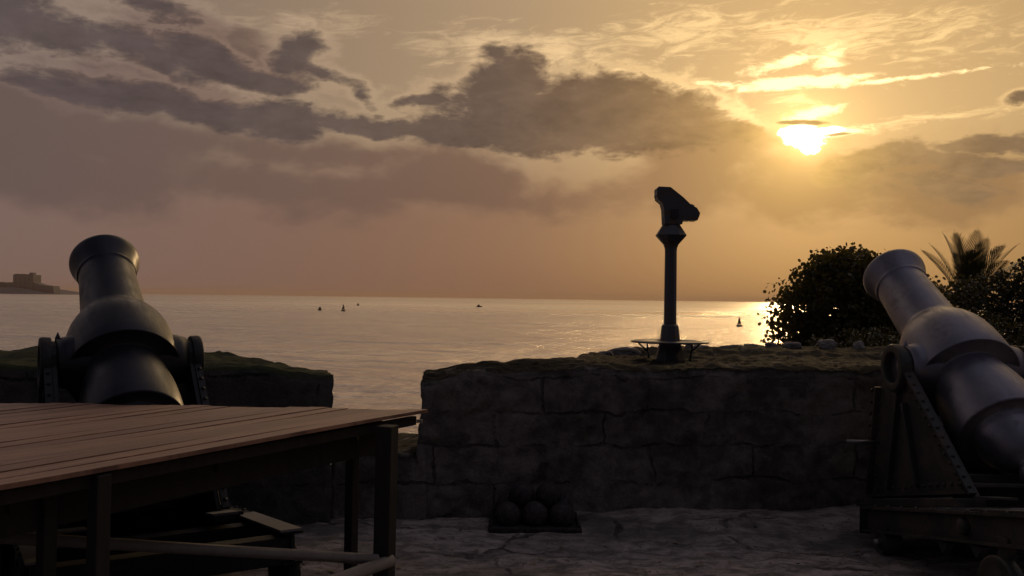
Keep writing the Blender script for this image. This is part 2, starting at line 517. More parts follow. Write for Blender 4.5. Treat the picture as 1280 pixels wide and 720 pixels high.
class MB:
    """mesh builder: collects shapes, links them as one mesh object"""
    def __init__(self):
        self.v, self.f, self.s = [], [], []
    def quadbox(self, c8):
        i = len(self.v)
        self.v += [Vector(c) for c in c8]
        for q in ((0, 3, 2, 1), (4, 5, 6, 7), (0, 1, 5, 4), (1, 2, 6, 5), (2, 3, 7, 6), (3, 0, 4, 7)):
            self.f.append(tuple(i + k for k in q)); self.s.append(False)
    def box(self, c, d, M=None):
        x, y, z = d[0] / 2, d[1] / 2, d[2] / 2
        pts = [Vector(p) for p in ((-x, -y, -z), (x, -y, -z), (x, y, -z), (-x, y, -z), (-x, -y, z), (x, -y, z), (x, y, z), (-x, y, z))]
        if M: pts = [M @ p for p in pts]
        self.quadbox([p + Vector(c) for p in pts])
    def beam(self, a, b, w, h, up=(0, 0, 1)):
        a, b = Vector(a), Vector(b)
        d = (b - a).normalized()
        s = d.cross(Vector(up)).normalized() * (w / 2)
        u = s.cross(d).normalized() * (h / 2)
        self.quadbox([a - s - u, a + s - u, b + s - u, b - s - u, a - s + u, a + s + u, b + s + u, b - s + u])
    def lathe(self, prof, n=24, origin=(0, 0, 0), axis=(0, 0, 1), smooth=True, phase=0.0, cap=True):
        ax = Vector(axis).normalized()
        t = Vector((1, 0, 0)) if abs(ax.x) < .9 else Vector((0, 1, 0))
        e1 = ax.cross(t).normalized(); e2 = ax.cross(e1)
        o = Vector(origin); i0 = len(self.v)
        for s, r in prof:
            for k in range(n):
                a = 2 * PI * k / n + phase
                self.v.append(o + ax * s + (e1 * math.cos(a) + e2 * math.sin(a)) * r)
        for j in range(len(prof) - 1):
            for k in range(n):
                k2 = (k + 1) % n
                self.f.append((i0 + j * n + k, i0 + j * n + k2, i0 + (j + 1) * n + k2, i0 + (j + 1) * n + k)); self.s.append(smooth)
        if cap:
            self.f.append(tuple(i0 + k for k in range(n))[::-1]); self.s.append(False)
            self.f.append(tuple(i0 + (len(prof) - 1) * n + k for k in range(n))); self.s.append(False)
    def tube(self, a, b, r, n=12, r2=None):
        a, b = Vector(a), Vector(b)
        self.lathe([(0, r), ((b - a).length, r2 if r2 is not None else r)], n, a, b - a)
    def prism(self, poly, x0, x1, plane='yz'):
        """extrude a polygon given in (y,z) along x, or in (x,z) along y"""
        i = len(self.v); n = len(poly)
        for t in (x0, x1):
            for a, b in poly:
                self.v.append(Vector((t, a, b)) if plane == 'yz' else Vector((a, t, b)))
        self.f.append(tuple(i + k for k in range(n))); self.s.append(False)
        self.f.append(tuple(i + n + k for k in range(n))[::-1]); self.s.append(False)
        for k in range(n):
            k2 = (k + 1) % n
            self.f.append((i + k, i + n + k, i + n + k2, i + k2)); self.s.append(False)
    def build(self, name, material, parent=None, bevel=0.0, loc=None):
        me = bpy.data.meshes.new(name)
        me.from_pydata([tuple(v) for v in self.v], [], self.f)
        for p, s in zip(me.polygons, self.s):
            p.use_smooth = s
        bm = bmesh.new(); bm.from_mesh(me)
        bmesh.ops.recalc_face_normals(bm, faces=bm.faces)
        bm.to_mesh(me); bm.free()
        o = link(name, me, material, parent, loc)
        if bevel:
            md = o.modifiers.new('bevel', 'BEVEL')
            md.width = bevel; md.segments = 2; md.limit_method = 'ANGLE'; md.angle_limit = R(40)
        return o

def fbm(p, sc, oct=5, H=.9):
    return noise.fractal(Vector(p) * sc, H, 2.0, oct)

# ------------------------------------------------------------------ sea, rock, terrace
SEA = -9.0
def build_sea():
    rings = [3, 60, 150, 400, 1000, 3000, 9000, 26000]
    n = 64
    v, f = [], []
    for r in rings:
        for k in range(n):
            a = 2 * PI * k / n
            v.append((r * math.sin(a), r * math.cos(a), 0))
    for j in range(len(rings) - 1):
        for k in range(n):
            k2 = (k + 1) % n
            f.append((j * n + k, j * n + k2, (j + 1) * n + k2, (j + 1) * n + k)[::-1])
    f.append(tuple(range(n))[::-1])
    o = link('sea', mesh_from('sea', v, f), 'sea_water', loc=(0, 0, SEA))
    tag(o, 'calm rippled sea reaching to the horizon', kind='structure')
build_sea()

def sstep(a, b, x):
    t = max(0.0, min(1.0, (x - a) / (b - a)))
    return t * t * (3 - 2 * t)
def grid_mesh(xs, ys, hfun):
    v = [(x, y, hfun(x, y)) for y in ys for x in xs]
    nx = len(xs)
    f = [(j * nx + i, j * nx + i + 1, (j + 1) * nx + i + 1, (j + 1) * nx + i) for j in range(len(ys) - 1) for i in range(nx - 1)]
    return v, f
def spaced(lo, dl, dh, hi, fine, coarse):
    out, x = [], lo
    while x < hi:
        out.append(x)
        x += fine if dl <= x < dh else coarse
    out.append(hi)
    return out

def rock_h(x, y):
    n = fbm((x, y, 3), .09, 5) * 1.0
    # the fort's platform, then a drop to the sea; on the right the land runs on
    edge_l = 8.4 + .9 * n
    edge_r = 26 + 5 * n
    edge = edge_l + (edge_r - edge_l) * sstep(2.0, 5.5, x - .12 * (y - 9))
    top = -.12 if y < 8.8 else -.12 + .5 * sstep(8.8, 11, y) * sstep(1.0, 4.0, x)
    top += -.035 * max(0, y - 14) + (.16 * n if y > 9 else 0)
    drop = sstep(edge, edge + 9, y)
    drop = max(drop, sstep(46, 60, abs(x + 4 * n)), sstep(-40, -60, y))
    return top * (1 - drop) + (-10.5 + 1.2 * n) * drop
v, f = grid_mesh(spaced(-75, 0, 20, 75, .6, 2.5), spaced(-75, 7, 42, 60, .5, 2.5), rock_h)
tag(link('rock_headland', mesh_from('rock_headland', v, f, True), 'rock'), 'rocky headland under the fort', kind='structure')

def ground_h(x, y):
    h = .022 * fbm((x, y, 0), 1.1, 6)
    h += .022 * abs(fbm((x, y, 7), 2.6, 5))
    h += .010 * fbm((x, y, 3), 9.0, 3)
    h += .06 * sstep(5.9, 6.6, y) * (0.4 + .6 * fbm((x, y, 2), .8, 3))
    return h
v, f = grid_mesh(spaced(-40, -4.6, 5.2, 40, .045, 1.2), spaced(-36, 3.4, 6.9, 8.0, .04, 1.0), ground_h)
tag(link('ground', mesh_from('ground', v, f, True), 'paving'), 'worn stone paving of the battery', kind='structure')

# ------------------------------------------------------------------ fort walls
def interp(pts, x):
    if x <= pts[0][0]: return pts[0][1]
    for (a, b), (c, d) in zip(pts, pts[1:]):
        if x <= c: return b + (d - b) * (x - a) / (c - a)
    return pts[-1][1]

def wall_block(x0, x1, front, back, top, bottom, step, nz=34, ntop=46, rough=.03, seed=0, round_=.05):
    """solid masonry block: x0..x1, front and back given as polylines y(x), top z(x,y)"""
    nx = max(2, int((x1 - x0) / step))
    rows = []
    for i in range(nx + 1):
        x = x0 + (x1 - x0) * i / nx
        yf, yb = front(x), back(x)
        r = []
        for j in range(nz + 1):
            t = j / nz
            zt = top(x, yf)
            z = bottom + (zt - bottom) * t
            batter = .07 * (1 - t)
            edge = round_ * sstep(zt - .07, zt, z) ** 2
            r.append((x, yf - batter + edge, z))
        for k in range(1, ntop):
            t = (k / ntop) ** 1.25
            y = yf + round_ + (yb - yf - 2 * round_) * t
            r.append((x, y, top(x, y)))
        for j in range(nz, -1, -1):
            t = j / nz
            zt = top(x, yb)
            z = bottom + (zt - bottom) * t
            edge = round_ * sstep(zt - .07, zt, z) ** 2
            r.append((x, yb + .05 * (1 - t) - edge, z))
        rows.append(r)
    m = len(rows[0])
    v = [p for r in rows for p in r]
    f = []
    for i in range(nx):
        for j in range(m - 1):
            f.append((i * m + j, (i + 1) * m + j, (i + 1) * m + j + 1, i * m + j + 1))
    # end caps as grids
    for side in (0, nx):
        row = [side * m + j for j in range(m)]
        fr = row[:nz + 1]; bk = row[-(nz + 1):][::-1]; tp = row[nz:m - nz]
        K = len(tp) - 1
        prev = tp
        for j in range(nz - 1, -1, -1):
            a, b = Vector(v[fr[j]]), Vector(v[bk[j]])
            cur = [fr[j]]
            for k in range(1, K):
                # follow the spacing of the top row
                ya, yb_, yt = v[tp[0]][1], v[tp[K]][1], v[tp[k]][1]
                t = (yt - ya) / (yb_ - ya)
                v.append(tuple(a.lerp(b, t))); cur.append(len(v) - 1)
            cur.append(bk[j])
            for k in range(K):
                q = (cur[k], prev[k], prev[k + 1], cur[k + 1])
                f.append(q if side == 0 else q[::-1])
            prev = cur
    out = []
    for (x, y, z) in v:
        p = Vector((x, y, z + seed * 3.1))
        d = noise.noise_vector(p * 1.7) * rough * .8 + noise.noise_vector(p * 5.0) * rough * .6 + noise.noise_vector(p * 15.0) * rough * .42 + noise.noise_vector(p * 34.0) * rough * .22
        e = min(x - x0, x1 - x) 
        kx = 1.0
        if e < .05 and z > bottom + .1:   # worn corners
            kx = 1.0
        q = Vector((x, y, z)) + d * kx
        out.append(q)
    if seed == 2:      # the gun port splays outward
        out = [Vector((p.x - .36 * max(0, p.y - 6.4) * sstep(-3.2, -1.28, p.x), p.y, p.z)) for p in out]
    me = mesh_from('wall', out, f, True)
    bm = bmesh.new(); bm.from_mesh(me)
    bmesh.ops.recalc_face_normals(bm, faces=bm.faces)
    bm.to_mesh(me); bm.free()
    return me

def right_top(x, y):
    z = 1.10 + .045 * sstep(-.7, .3, x)
    z -= .05 * sstep(-.35, -.70, x)
    z += .024 * fbm((x, y, 1), 1.6, 6)
    z -= .055 * sstep(7.1, 7.7, y) * sstep(.6, 1.0, x)
    z += .055 * sstep(8.7, 9.2, y + .2 * fbm((x, y, 4), 2.0, 3)) * sstep(.7, 1.1, x)
    z -= .05 * sstep(6.95, 6.6, y - .1 * x)
    return z
RB = [(-.70, 7.0), (-.2, 7.15), (.55, 7.5), (.80, 8.4), (1.3, 9.25), (3.0, 9.9), (9.0, 10.1)]
o = link('parapet_wall', wall_block(-.685, 9.0, lambda x: 6.60 + .115 * (x + .66), lambda x: interp(RB, x), right_top, -.25, .03, nz=48, ntop=60, seed=1, rough=.034, round_=.03), 'wall_stone')
tag(o, 'long dark stone parapet wall of big rough blocks carrying the coin viewer', 'wall')

def left_top(x, y):
    z = 1.12 + .05 * fbm((x, y, 9), 1.2, 5)
    z -= .085 * sstep(-1.9, -1.3, x)
    z += .03 * sstep(6.3, 7.2, y)
    return z
LB = [(-9, 7.2), (-4.3, 7.5), (-2.3, 7.5), (-1.8, 7.2), (-1.28, 6.95)]
o = link('parapet_wall', wall_block(-9.0, -1.285, lambda x: 6.10 + .095 * (x + 5.0), lambda x: interp(LB, x), left_top, -.25, .06, seed=2, rough=.03), 'mossy_stone')
tag(o, 'moss-topped stone parapet wall behind the left cannon', 'wall')

def sill_top(x, y):
    return .50 - .07 * (y - 6.5) + .04 * fbm((x, y, 5), 2.2, 4)
o = link('gun_port_sill', wall_block(-1.33, -.62, lambda x: 6.56, lambda x: 8.3, sill_top, -.25, .04, nz=16, ntop=30, seed=3, rough=.03), 'wall_stone')
tag(o, 'low sloping stone sill of the open gun port between the two walls', 'sill')

# ------------------------------------------------------------------ cannons
ELEV = R(33.4)
def make_cannon(sl=.216, gi='gun_iron', ci='carriage_iron'):
    root = empty('cannon', (0, 0, 0))
    TZ = 1.21
    ax = Vector((0, math.cos(ELEV), math.sin(ELEV)))
    o0 = Vector((0, 0, TZ))
    prof = [(.75, .0), (.75, .125), (1.19, .125), (1.222, .135), (1.226, .150), (1.224, .228), (1.214, .2385), (1.195, .240), (1.175, .237), (1.15, .229), (1.12, .218), (1.085, .2065), (1.052, .1985),
            (1.040, .1965), (1.033, .1995), (1.024, .1995), (1.018, .1905), (1.00, .1895), (.80, .198), (.60, .2065), (.47, .212), (.44, .215),
            (.418, .226), (.395, .243), (.36, .266), (.32, .287), (.27, .307), (.21, .322), (.14, .332), (.06, .337), (-.02, .3395), (-.115, .340), (-.121, .338), (-.1225, .334), (-.123, .330),
            (-.124, .240), (-.128, .236), (-.16, .241), (-.23, .255), (-.31, .270), (-.40, .283), (-.48, .290), (-.56, .293), (-.648, .293), (-.656, .291), (-.660, .286), (-.661, .280), (-.662, .215), (-.668, .212), (-.70, .208), (-.73, .205), (-.77, .190), (-.82, .165),
            (-.87, .135), (-.905, .105), (-.925, .06), (-.945, .055), (-.965, .07), (-.99, .082), (-1.02, .078), (-1.045, .05), (-1.055, .0)]
    b = MB(); b.lathe(prof, 96, o0, ax, cap=False)
    barrel = b.build('barrel', gi, root)
    t = MB(); t.lathe([(-.432, .0), (-.432, .112), (.432, .112), (.432, 0)], 36, o0, (1, 0, 0), cap=False)
    t.lathe([(-.385, .15), (-.33, .165), (-.25, .185), (.25, .185), (.33, .165), (.385, .15)], 36, o0, (1, 0, 0))
    t.build('trunnion', gi, barrel)
    s = MB()
    sp = Vector((-.375, 0, 1.275))
    s.lathe([(0, .016), (.05, .016), (.085, .002)], 8, sp + Vector((0, 0, .04)), (0, 0, 1))
    s.build('sight', gi, barrel)
    # cheeks: riveted plate triangles that carry the trunnions
    poly = [(-.14, 1.20), (-.13, 1.27), (-.08, 1.325), (0, 1.345), (.08, 1.325), (.14, 1.27), (.20, 1.19), (.285, 1.06), (.36, .60), (.43, .225), (-.96, .225 + 1.09 * sl * 1.39)]
    zb = .225 + 1.09 * sl * 1.39
    for sgn in (-1, 1):
        m = MB(); m.prism(poly, sgn * .385, sgn * .415)
        ck = m.build('cheek', ci, root, .004)
        # boss ring round the trunnion
        m = MB(); m.lathe([(0, .104), (0, .158), (.050, .162), (.064, .155), (.064, .110), (.05, .104), (0, .104)], 36, (sgn * .413, 0, TZ), (sgn, 0, 0), cap=False)
        m.build('bearing', ci, ck, .003)
        m = MB()
        xm = sgn * .437
        segs = [((-.145, 1.19), (-.965, zb + .012)), ((-.93, zb + .017), (.42, .245)), ((.43, .25), (.365, .60)), ((.365, .60), (.29, 1.05))]
        for a, c in segs:
            m.beam((xm, a[0], a[1]), (xm, c[0], c[1]), .042, .020, up=(0, -(c[1] - a[1]), c[0] - a[0]))
        # angle iron against the plate, ribs
        for a, c in segs[:1]:
            m.beam((sgn * .419, a[0] + .05, a[1] - .04), (sgn * .419, c[0] + .10, c[1] + .015), .008, .075, up=(0, -(c[1] - a[1]), c[0] - a[0]))
        m.beam((sgn * .419, -.86, zb + .042), (sgn * .419, .37, .30), .008, .075)
        fl = m
        m = MB()
        m.beam((sgn * .432, -.02, 1.04), (sgn * .432, .12, .36), .04, .035, up=(0, 1, 0))
        m.beam((sgn * .432, -.10, .98), (sgn * .432, -.30, .47), .04, .035, up=(0, 1, 0))
        m.build('rib', ci, ck, .003)
        m = fl
        def rivet(p, d):
            m.lathe([(0, .013), (.006, .012), (.011, .006), (.012, 0)], 8, p, d, cap=False)
        for k in range(13):
            t_ = (k + .6) / 13.2
            y = -.145 + (-.965 + .145) * t_; z = 1.19 + (zb + .012 - 1.19) * t_
            rivet((sgn * .424, y + .045, z - .045), (sgn, 0, 0))
            nrm = Vector((0, -(1.19 - .565), .82)).normalized()
            rivet(Vector((sgn * .437, y, z)) + nrm * .011, nrm)
        for k in range(14):
            t_ = (k + .5) / 14
            rivet((sgn * .424, -.84 + 1.19 * t_, zb + .047 + (.31 - zb - .047) * t_), (sgn, 0, 0))
        for k in range(9):
            t_ = (k + .5) / 9
            y, z = (.40 - .07 * t_, .28 + .78 * t_)
            rivet((sgn * .415, y - .04, z), (sgn, 0, 0))
            rivet((sgn * .437, y + .045, z), (0, 1, 0))
        m.build('flange', ci, ck)
        # handspike socket rod
        m = MB(); m.tube((sgn * .41, .30, .655), (sgn * .655, .30, .66), .011, 10)
        m.build('lever_pin', 'worn_steel', ck)
    # chassis rails sloping down toward the wall
    def zt(y): return .22 + sl * (.2 - y)
    RE = -2.15 if sl > .2 else -1.76
    for sgn in (-1, 1):
        m = MB()
        xr = sgn * .58
        for dz, w, h in ((-.008, .10, .016), (-.162, .10, .016), (-.085, .018, .15)):
            m.beam((xr, .1, zt(.1) + dz), (xr, RE, zt(RE) + dz), w, h)
        m.box((xr, .105, zt(.1) - .085), (.11, .012, .20))
        for k in range(11 if sl > .2 else 8):
            y = -.1 - k * .19
            m.lathe([(0, .014), (.007, .013), (.012, .006), (.013, 0)], 8, (xr + sgn * .035, y, zt(y)), (0, 0, 1), cap=False)
        rl = m.build('rail', ci, root)
        for yb in (-.95, -1.30):
            m = MB(); m.prism([(yb - .07, zt(yb) - .172), (yb + .07, zt(yb) - .185), (yb, zt(yb) - .25)], xr - .02, xr + .02)
            m.build('bracket', ci, rl, .003)
        m = MB(); m.lathe([(-.02, .0), (-.02, .045), (.02, .045), (.03, .03), (.03, 0)], 20, (xr + sgn * .02, -1.18, zt(-1.18) - .085), (sgn, 0, 0), cap=False)
        m.build('bolt_plate', ci, rl)
        # shoe between cheek and rail
        m = MB()
        m.beam((sgn * .45, .42, .195), (sgn * .45, -.98, zb - .035), .17, .05)
        m.build('shoe', ci, root, .004)
        for (yw, rw, ww) in ((-.20, .078, .13), (-1.55, .19, .07)):
            m = MB()
            xw = sgn * (.57 if yw > -1 else .60)
            m.lathe([(-ww / 2, rw * .3), (-ww / 2, rw * .92), (-ww / 2 + .008, rw), (ww / 2 - .008, rw), (ww / 2, rw * .92), (ww / 2 - .012, rw * .80), (ww / 2 - .02, rw * .35), (ww / 2 + .01, rw * .3)], 36, (xw, yw, rw), (sgn, 0, 0))
            wh = m.build('wheel', ci, root)
            m = MB(); m.lathe([(ww / 2 - .02, rw * .26), (ww / 2 + .03, rw * .24), (ww / 2 + .035, rw * .12)], 20, (xw, yw, rw), (sgn, 0, 0))
            m.build('hub', 'worn_steel', wh)
            m = MB(); m.box((sgn * .58, yw, (zt(yw) - .17 + rw) / 2), (.05, .09, max(.05, zt(yw) - .17 - rw + .10)))
            m.build('axle_bracket', ci, wh, .004)
    for yy in (.04, -1.1, RE + .06):
        m = MB(); m.box((0, yy, zt(yy) - .095), (1.13, .09, .14))
        m.build('crossbar', ci, root, .005)
    m = MB()
    m.box((0, .36, .52), (.77, .03, .52)); m.box((0, -.66, .52), (.77, .03, .20))
    m.beam((0, .25, .40), (0, -.9, .60), .77, .022)
    m.build('transom', ci, root, .004)
    m = MB()
    m.tube((0, -.62, .56), (0, -.62, .66), .055, 16); m.tube((0, -.62, .60), (0, -.55, .80), .032, 16)
    m.build('elevating_screw', 'worn_steel', root)
    for sgn in (-1, 1):
        m = MB(); m.beam((sgn * .56, RE + .85, zt(RE + .85) + .008), (sgn * .56, RE - .03, zt(RE - .03) + .008), .11, .012)
        m.build('step_plate', ci if sl > .2 else 'step_plate_steel', root)
        m = MB(); m.box((sgn * .38, -1.10, zb + .02), (.14, .20, .012), Matrix.Rotation(R(-10), 3, 'X'))
        m.build('foot_plate', ci if sl > .2 else 'step_plate_steel', root)
    # pivot block in the middle of the chassis
    m = MB(); m.lathe([(0, .16), (.10, .15), (.12, .08), (.22, .07)], 24, (0, -.15, 0), (0, 0, 1))
    m.build('pivot', ci, root)
    return root
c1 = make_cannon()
c1.location = (3.067, 6.02, 0); c1.rotation_euler = (0, 0, R(1.1))
tag(c1, 'black iron cannon at the right edge, its muzzle in front of the bush', 'cannon', 'fortress cannons aimed over the wall')
c2 = make_cannon(.12, 'gun_iron_shaded', 'carriage_shaded')  # same iron as the right gun, with shade in the material colours
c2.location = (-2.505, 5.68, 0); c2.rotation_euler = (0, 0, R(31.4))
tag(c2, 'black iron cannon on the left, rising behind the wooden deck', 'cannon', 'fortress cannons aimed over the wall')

# ------------------------------------------------------------------ wooden deck
def build_deck():
    C = Vector((-.461, 4.937)); dr = Vector((.507, .862)).normalized(); pr = Vector((-dr.y, dr.x))   # pr points to the far left
    ZT = 1.02
    root = empty('wooden_deck', (-2.2, 3.6, 0))
    org = Vector(root.location)
    fe_d = (Vector((-2.898, 5.004)) - C).normalized()
    bw, gap, th = .098, .0035, .018
    v, f, uvs = [], [], []
    k = 0
    rnd = random.Random(3)
    while k * bw < 4.2:
        a, b = k * bw, (k + 1) * bw - gap
        ends = []
        for off in (a, b):
            # far end where the board meets the skewed far edge: C + off*pr + t*dr on line C + s*fe_d
            A = Matrix(((dr.x, -fe_d.x), (dr.y, -fe_d.y)))
            s = A.inverted() @ Vector((-off * pr.x, -off * pr.y))
            ends.append(C + pr * off + dr * s.x)
        lo = [C + pr * off - dr * 4.4 for off in (a, b)]
        dz = rnd.uniform(-.0009, .0009); jit = rnd.uniform(-.012, .012)
        N = 10
        base = len(v)
        for q in range(N + 1):
            t = q / N
            for z in (ZT + dz - th, ZT + dz):
                for e in (0, 1):
                    p = lo[e].lerp(ends[e] + dr * jit, t)
                    sag = .004 * math.sin(t * 9 + k) 
                    v.append((p.x - org.x, p.y - org.y, z + sag)); uvs.append((t * 4.4, k + .05 + .9 * e))
        for q in range(N):
            i = base + q * 4; j = i + 4
            f += [(i + 2, i + 3, j + 3, j + 2), (i, j, j + 1, i + 1), (i, i + 2, j + 2, j), (i + 1, j + 1, j + 3, i + 3)]
        f += [(base, base + 1, base + 3, base + 2), (base + N * 4, base + N * 4 + 2, base + N * 4 + 3, base + N * 4 + 1)]
        k += 1
    me = mesh_from('deck_top', v, f)
    uvl = me.uv_layers.new(name='UVMap')
    for lp in me.loops:
        uvl.data[lp.index].uv = uvs[lp.vertex_index]
    link('deck_top', me, 'deck_boards', root)
    def L(x, y, z): return (x - org.x, y - org.y, z)
    def near(t, inset=0.0): return C - dr * t + pr * inset
    def bm_(name, a, b, w, h, z, m='frame_timber'):
        q = MB(); q.beam(L(a.x, a.y, z), L(b.x, b.y, z), w, h); q.build(name, m, root, .004)
    bm_('edge_beam', near(.06, .05), near(4.4, .05), .035, .05, ZT - .03 - .027)
    bm_('edge_beam', near(.22, .17), near(4.4, .17), .06, .13, ZT - .03 - .125)
    for t in (.45, 1.35, 2.25, 3.2):
        p = near(t, .12); q_ = p + pr * 3.9
        q_ = Vector((max(q_.x, -6), min(q_.y, 4.80)))
        if t < 1: q_ = p + fe_d * 3.6
        bm_('joist', p, q_, .05, .10, ZT - .03 - .06)
    far_a = C + fe_d * .25; far_b = C + fe_d * 4.4
    bm_('edge_beam', far_a + Vector((0, -.06)), far_b + Vector((0, -.06)), .05, .07, ZT - .03 - .036)
    for (x, y, r) in ((-.635, 4.53, .054), (-.862, 4.83, .034), (-1.50, 3.225, .036), (-1.66, 3.17, .031), (-2.75, 4.80, .05), (-2.42, 1.62, .05), (-3.9, 3.5, .05), (-4.6, 4.8, .05)):
        q = MB()
        q.box(L(x, y, (ZT - .032) / 2), (r * 1.62, r * 1.62, ZT - .032), Matrix.Rotation(R(-30 + 12 * (r > .04)), 3, 'Z') @ Matrix.Rotation(R(.6 * math.sin(x * 7)), 3, 'Y'))
        q.build('leg', 'frame_timber', root, .004)
    q = MB(); q.tube(L(-.66, 4.45, .325), L(-3.0, 3.20, .81), .026, 14); q.build('stretcher', 'grey_pole', root)
    q = MB(); q.tube(L(-.60, 4.52, .30), L(-1.62, 2.85, .33), .032, 14); q.build('stretcher', 'grey_pole', root)
    q = MB(); q.box(L(-.50, 4.86, .965), (.03, .02, .02)); q.build('bracket', 'worn_steel', root)
    tag(root, 'raised deck of reddish brown boards on dark posts in the left foreground', 'deck')
build_deck()

# ------------------------------------------------------------------ coin viewer
def build_viewer():
    X, Y = 1.476, 8.2
    root = empty('coin_viewer', (X, Y, 1.08))
    q = MB(); q.lathe([(0, .150), (.02, .150), (.04, .136), (.12, .115), (.20, .095), (.30, .084), (.335, .080), (.345, .066)], 8, (0, 0, 0), (0, 0, 1), smooth=False, phase=PI / 8)
    q.build('base', 'viewer_paint', root, .004)
    q = MB(); q.lathe([(.34, .060), (1.02, .057), (1.065, .060)], 8, (0, 0, 0), (0, 0, 1), smooth=False, phase=PI / 8)
    q.build('column', 'viewer_paint', root, .003)
    q = MB(); q.lathe([(1.06, .062), (1.09, .072), (1.165, .140), (1.176, .148), (1.186, .140), (1.265, .088), (1.275, .080)], 8, (0, 0, 0), (0, 0, 1), smooth=False, phase=PI / 8)
    q.build('collar', 'viewer_paint', root, .004)
    q = MB(); q.lathe([(1.27, .084), (1.34, .088), (1.345, .083), (1.40, .086), (1.45, .090)], 20, (0, 0, 0), (0, 0, 1))
    q.build('neck', 'viewer_paint', root, .003)
    PXM = 134.1
    def P(px, py): return ((px - 836.0) / PXM, (452 - py) / PXM)
    poly = [P(*p) for p in ((816, 237), (818.5, 234.5), (833, 235), (849, 247.5), (858, 256), (866, 260.5), (870, 267), (867, 276), (849, 276), (848, 281), (826, 281), (825, 262), (823, 255), (817, 250))]
    q = MB(); q.prism(poly, -.085, .085, 'xz')
    h = q.build('head', 'viewer_paint', root, .005)
    a = math.atan2(276 - 240, 868 - 826)
    for s in (-1, 1):
        # objective tube end, sea side, and eyepiece, visitor side
        q = MB(); c = P(817, 243); q.lathe([(0, .034), (.010, .034)], 20, (c[0] + .004, s * .045, c[1]), (-1, 0, .12)); q.build('lens', 'viewer_dark', h)
        q = MB(); c = P(868, 270); q.lathe([(0, .024), (.012, .026)], 20, (c[0], s * .035, c[1]), (.93, 0, -.3)); q.build('eyepiece', 'viewer_dark', h)
    q = MB(); c = P(861, 257); q.box((c[0], 0, c[1]), (.035, .13, .012), Matrix.Rotation(R(25), 3, 'Y')); q.build('brow_pad', 'viewer_dark', h, .003)
    q = MB(); c = P(838, 268); q.box((c[0], -.093, c[1]), (.07, .018, .09)); q.build('coin_box', 'viewer_dark', h, .006)
    tag(root, 'dark coin-operated viewer on an octagonal column atop the stone wall', 'telescope')
    st = empty('step_ring', (X, Y, 1.08))
    q = MB(); q.lathe([(.176, .12), (.176, .352), (.180, .357), (.190, .357), (.193, .352), (.193, .12), (.176, .12)], 48, (0, 0, 0), (0, 0, 1), cap=False)
    q.build('tread', 'viewer_paint', st)
    for k in range(4):
        an = PI / 4 * 0 + k * PI / 2 + .12
        dx, dy = math.cos(an), math.sin(an)
        q = MB()
        q.tube((dx * .30, dy * .30, .172), (dx * .21, dy * .21, .095), .008, 8)
        q.tube((dx * .215, dy * .215, .172), (dx * .21, dy * .21, .095), .008, 8)
        q.tube((dx * .21, dy * .21, .10), (dx * .19, dy * .19, -.02), .011, 8)
        q.build('leg', 'viewer_paint', st)
    tag(st, 'low round metal step ring encircling the foot of the coin viewer', 'step')
build_viewer()

# ------------------------------------------------------------------ cannonballs
def ball_mesh():
    bm = bmesh.new()
    bmesh.ops.create_icosphere(bm, subdivisions=4, radius=.095)
    for vv in bm.verts:
        vv.co *= 1 + .012 * noise.noise(vv.co * 14)
    me = bpy.data.meshes.new('cannonball'); bm.to_mesh(me); bm.free()
    for p in me.polygons: p.use_smooth = True
    me.materials.append(MATS['shot_iron'])
    return me
q = MB(); q.box((0, 0, .02), (.66, .42, .04)); q.box((-.31, 0, .05), (.02, .40, .03)); q.box((.31, 0, .05), (.02, .40, .03))
pl = q.build('shot_plinth', 'shot_iron', None, .01, (.185, 6.40, .0)); tag(pl, 'flat dark plinth under the small pile of cannonballs', 'plinth')
bmsh = ball_mesh()
for j in range(2):
    for i in range(3):
        o = bpy.data.objects.new('cannonball', bmsh); COL.objects.link(o)
        o.location = (.185 + (i - 1) * .193, 6.305 + j * .192, .100 + .006 * ((i + j) % 2)); o.rotation_euler = (i, j * 2, i + j)
        if j == 0:
            tag(o, ('left', 'middle', 'right')[i] + ' cannonball in the front row of the pile before the wall', 'cannonball', 'cannonballs piled before the wall')
        else:
            tag(o, 'cannonball in the back row of the pile, against the wall', 'cannonball', 'cannonballs piled before the wall')
for i in range(2):
    o = bpy.data.objects.new('cannonball', bmsh); COL.objects.link(o)
    o.location = (.185 + (i - .5) * .194 + .004, 6.400, .228); o.rotation_euler = (2 * i, 1, i)
    tag(o, ('left', 'right')[i] + ' of the two cannonballs topping the pile before the wall', 'cannonball', 'cannonballs piled before the wall')

# ------------------------------------------------------------------ loose stones on the wall
def stone(loc, d, seed, material='loose_stone', rz=0.0, pointed=0.0):
    bm = bmesh.new()
    bmesh.ops.create_icosphere(bm, subdivisions=3, radius=1)
    for vv in bm.verts:
        c = vv.co.copy()
        k = 1 + .28 * noise.noise(c * 1.3 + Vector((seed, 0, 0))) + .12 * noise.noise(c * 3.5 + Vector((0, seed, 0)))
        m = max(abs(c.x), abs(c.y), abs(c.z))
        c = c.lerp(c / m * .82, .55) * k
        if pointed and c.z > -.2: c.x *= 1 - pointed * (c.z + .2) / 1.3; c.y *= 1 - pointed * (c.z + .2) / 1.3
        vv.co = Vector((c.x * d[0] / 2, c.y * d[1] / 2, c.z * d[2] / 2 + d[2] * .36))
    me = bpy.data.meshes.new('loose_stone'); bm.to_mesh(me); bm.free()
    o = bpy.data.objects.new('loose_stone', me); COL.objects.link(o)
    me.materials.append(MATS[material])
    o.location = loc; o.rotation_euler = (0, 0, rz)
    return o
zt_ = lambda x, y: right_top(x, y) - .012
rs = random.Random(11)
